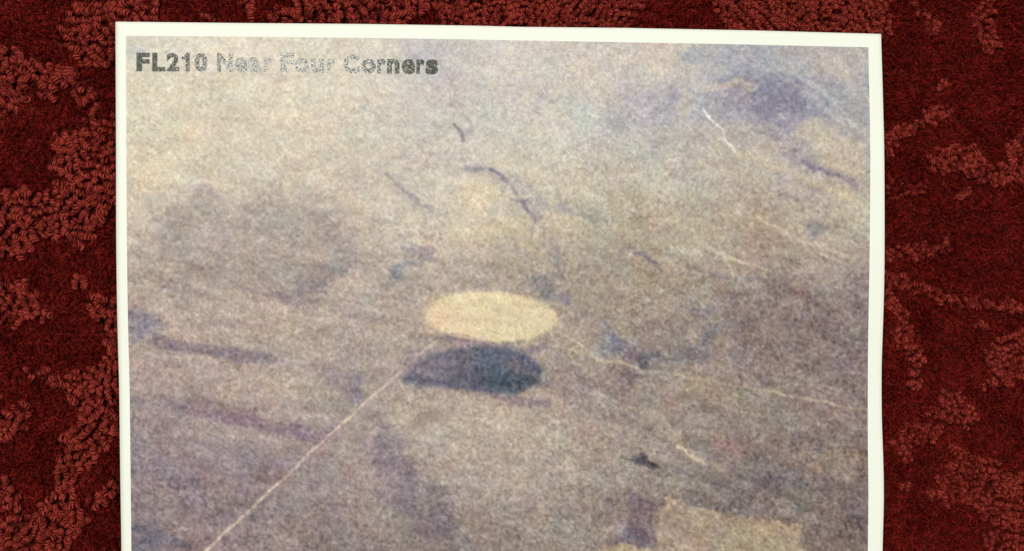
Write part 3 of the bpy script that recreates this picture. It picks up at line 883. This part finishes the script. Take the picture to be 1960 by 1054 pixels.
nt.links.new(geo.outputs['Position'], n1.inputs['Vector']); nt.links.new(n1.outputs['Fac'], rp.inputs['Fac'])
nt.links.new(rp.outputs['Color'], p.inputs['Base Color'])
p.inputs['Roughness'].default_value = 0.9
p.inputs['Specular IOR Level'].default_value = 0.1
bp = nt.nodes.new('ShaderNodeBump'); bp.inputs['Strength'].default_value = 1.0; bp.inputs['Distance'].default_value = 0.001
nt.links.new(n1.outputs['Fac'], bp.inputs['Height']); nt.links.new(bp.outputs['Normal'], p.inputs['Normal'])

# backing sheet: low under the modelled pile, at pile height beyond it
ax = np.concatenate([np.linspace(-1.5, -0.2, 20)[:-1], np.linspace(-0.2, 0.2, 160), np.linspace(0.2, 1.5, 20)[1:]])
ay = ax.copy()
AX, AY = np.meshgrid(ax, ay)
inx = np.clip((0.5 * (MX1 - MX0) * KF - np.abs(AX)) / 0.004, 0, 1)
iny = np.clip((0.5 * (MY1 - MY0) * KF - np.abs(AY)) / 0.004, 0, 1)
zin = smooth(inx * iny)
AZ = 0.0034 * (1 - zin) + 0.0003 * np.random.default_rng(3).standard_normal(AX.shape)
P = np.stack([AX, AY, AZ], -1).reshape(-1, 3)
f = grid_faces(len(ax), len(ay)).reshape(-1, 4)[:, ::-1].ravel()
carpet = link('carpet', make_mesh('carpet', P, f, 4, m_back), None, 'structure')

# loops: the 300 that show largest (nearest the middle of the picture's edges in view) as parts
def place(k, lp):
    px, py, th, sc = lp
    hz = 0.0024 + 0.00030 * float(at(hf, px, py)) + random.gauss(0, 0.00024)
    hz = min(hz, 0.0033) - (0.0002 if px > 1690 else 0.0)
    return px, py, -th + math.pi / 2, sc, hz
inview = [(lp, abs(lp[3])) for lp in loops if 2 < lp[0] < 1958 and 2 < lp[1] < 1052 and not (216 < lp[0] < 1696 and lp[1] > 36)]
inview.sort(key=lambda t: -t[1])
single = set(id(t[0]) for t in inview[:300])
pm = []
for k, (vs, fs) in enumerate(protos):
    pm.append(make_mesh('yarn_loop', vs, fs.ravel(), 4, m_loop))
allv, allf = [], []
off = 0
cnt = 0
for n_, lp in enumerate(loops):
    k = n_ % NPROTO
    px, py, rz, sc, hz = place(k, lp)
    x, y, _ = world(px, py, 0)
    if id(lp) in single:
        o = link('yarn_loop', pm[k], carpet)
        o.location = (x, y, hz); o.rotation_euler = (random.gauss(0, 0.2), random.gauss(0, 0.15), rz); o.scale = (sc, sc, sc)
        cnt += 1
        continue
    vs, fs = protos[k]
    c, s = math.cos(rz) * sc, math.sin(rz) * sc
    t1, t2 = random.gauss(0, 0.25), random.gauss(0, 0.2)
    vs = np.stack([vs[:, 0] + vs[:, 2] * t2, vs[:, 1] + vs[:, 2] * t1, vs[:, 2]], -1)
    q = np.empty_like(vs)
    q[:, 0] = x + vs[:, 0] * c - vs[:, 1] * s
    q[:, 1] = y + vs[:, 0] * s + vs[:, 1] * c
    q[:, 2] = hz + vs[:, 2] * sc
    allv.append(q); allf.append(fs + off); off += len(vs)
me = make_mesh('loop_pile', np.concatenate(allv), np.concatenate(allf).ravel(), 4, m_loop)
link('loop_pile', me, carpet, 'stuff')

# cut pile: tufts of fine fibres that splay from their roots
tx_, ty_ = [], []
sp = 10.0
yy = MY0
row = 0
while yy < MY1:
    xx = MX0 + (sp / 2 if row % 2 else 0)
    while xx < MX1:
        x = xx + rs.normal(0, 1.7); y = yy + rs.normal(0, 1.7)
        if not at(hiddenm, x, y):
            tx_.append(x); ty_.append(y)
        xx += sp
    yy += sp * 0.86; row += 1
tx_ = np.array(tx_); ty_ = np.array(ty_)
isloop = at(mask, tx_, ty_)
inv = (tx_ > -10) & (tx_ < 1970) & (ty_ > -10) & (ty_ < 1064)
nper = np.where(isloop, np.where(tx_ > 1690, 10, 6), np.where(inv, 25, 11))
T = np.repeat(np.arange(len(tx_)), nper)
NF = len(T)
print('tufts', len(tx_), 'fibres', NF)
tl = rs.uniform(0, 2 * math.pi, len(tx_)); ta = np.abs(rs.normal(0, 0.35, len(tx_)))
lean_a = at(gnoise(QX.shape, 30, seed=41), tx_, ty_) * 1.6 + 0.3
lean_m = 0.25 + 0.25 * np.clip(at(gnoise(QX.shape, 24, seed=42), tx_, ty_), -1, 2)
thgt = 0.0031 + 0.0003 * at(gnoise(QX.shape, 10, seed=43), tx_, ty_) + rs.normal(0, 0.00042, len(tx_))
thgt = np.clip(thgt, 0.0022, 0.0040)
thgt = np.where(isloop, thgt * np.where(tx_ > 1690, 1.22, 0.98), thgt)
ang = rs.uniform(0, 2 * math.pi, NF)
rad0 = 0.00032 * np.sqrt(rs.uniform(0, 1, NF))
splay = rs.uniform(0.1, 1.2, NF) * 0.00088
x0 = (tx_[T] - CX) * KF + rad0 * np.cos(ang); y0 = (CY - ty_[T]) * KF + rad0 * np.sin(ang)
dx = splay * np.cos(ang) + 0.0006 * (lean_m[T] * np.cos(lean_a[T]) + ta[T] * np.cos(tl[T]))
dy = splay * np.sin(ang) + 0.0006 * (lean_m[T] * np.sin(lean_a[T]) + ta[T] * np.sin(tl[T]))
curl = rs.normal(0, 0.00045, (NF, 2))
stray = rs.uniform(0, 1, NF) < 0.05
dx = np.where(stray, dx * 2.0, dx); dy = np.where(stray, dy * 2.0, dy)
hz = thgt[T] * rs.uniform(0.7, 1.1, NF)
ts = np.array([0.0, 0.55, 0.82, 1.0])
wd = np.array([0.00006, 0.00007, 0.000065, 0.00003]) * 1.0
wa = ang + rs.uniform(0, math.pi, NF)
V = np.zeros((NF, 8, 3), np.float32)
for i, t in enumerate(ts):
    b = t ** 2.2
    cxp = x0 + dx * b + curl[:, 0] * math.sin(math.pi * t) ; cyp = y0 + dy * b + curl[:, 1] * math.sin(math.pi * t)
    cz = 0.0002 + (hz - 0.0002) * (t ** 0.8)
    wx = np.cos(wa + 0.9 * t) * wd[i]; wy = np.sin(wa + 0.9 * t) * wd[i]
    V[:, 2 * i, 0] = cxp - wx; V[:, 2 * i, 1] = cyp - wy; V[:, 2 * i, 2] = cz
    V[:, 2 * i + 1, 0] = cxp + wx; V[:, 2 * i + 1, 1] = cyp + wy; V[:, 2 * i + 1, 2] = cz
bi = (np.arange(NF) * 8)[:, None, None]
F = bi + np.array([[0, 1, 3, 2], [2, 3, 5, 4], [4, 5, 7, 6]])[None]
me = make_mesh('cut_pile', V.reshape(-1, 3), F.reshape(-1), 4, m_cut)
link('cut_pile', me, carpet, 'stuff')
print('single loops', cnt)
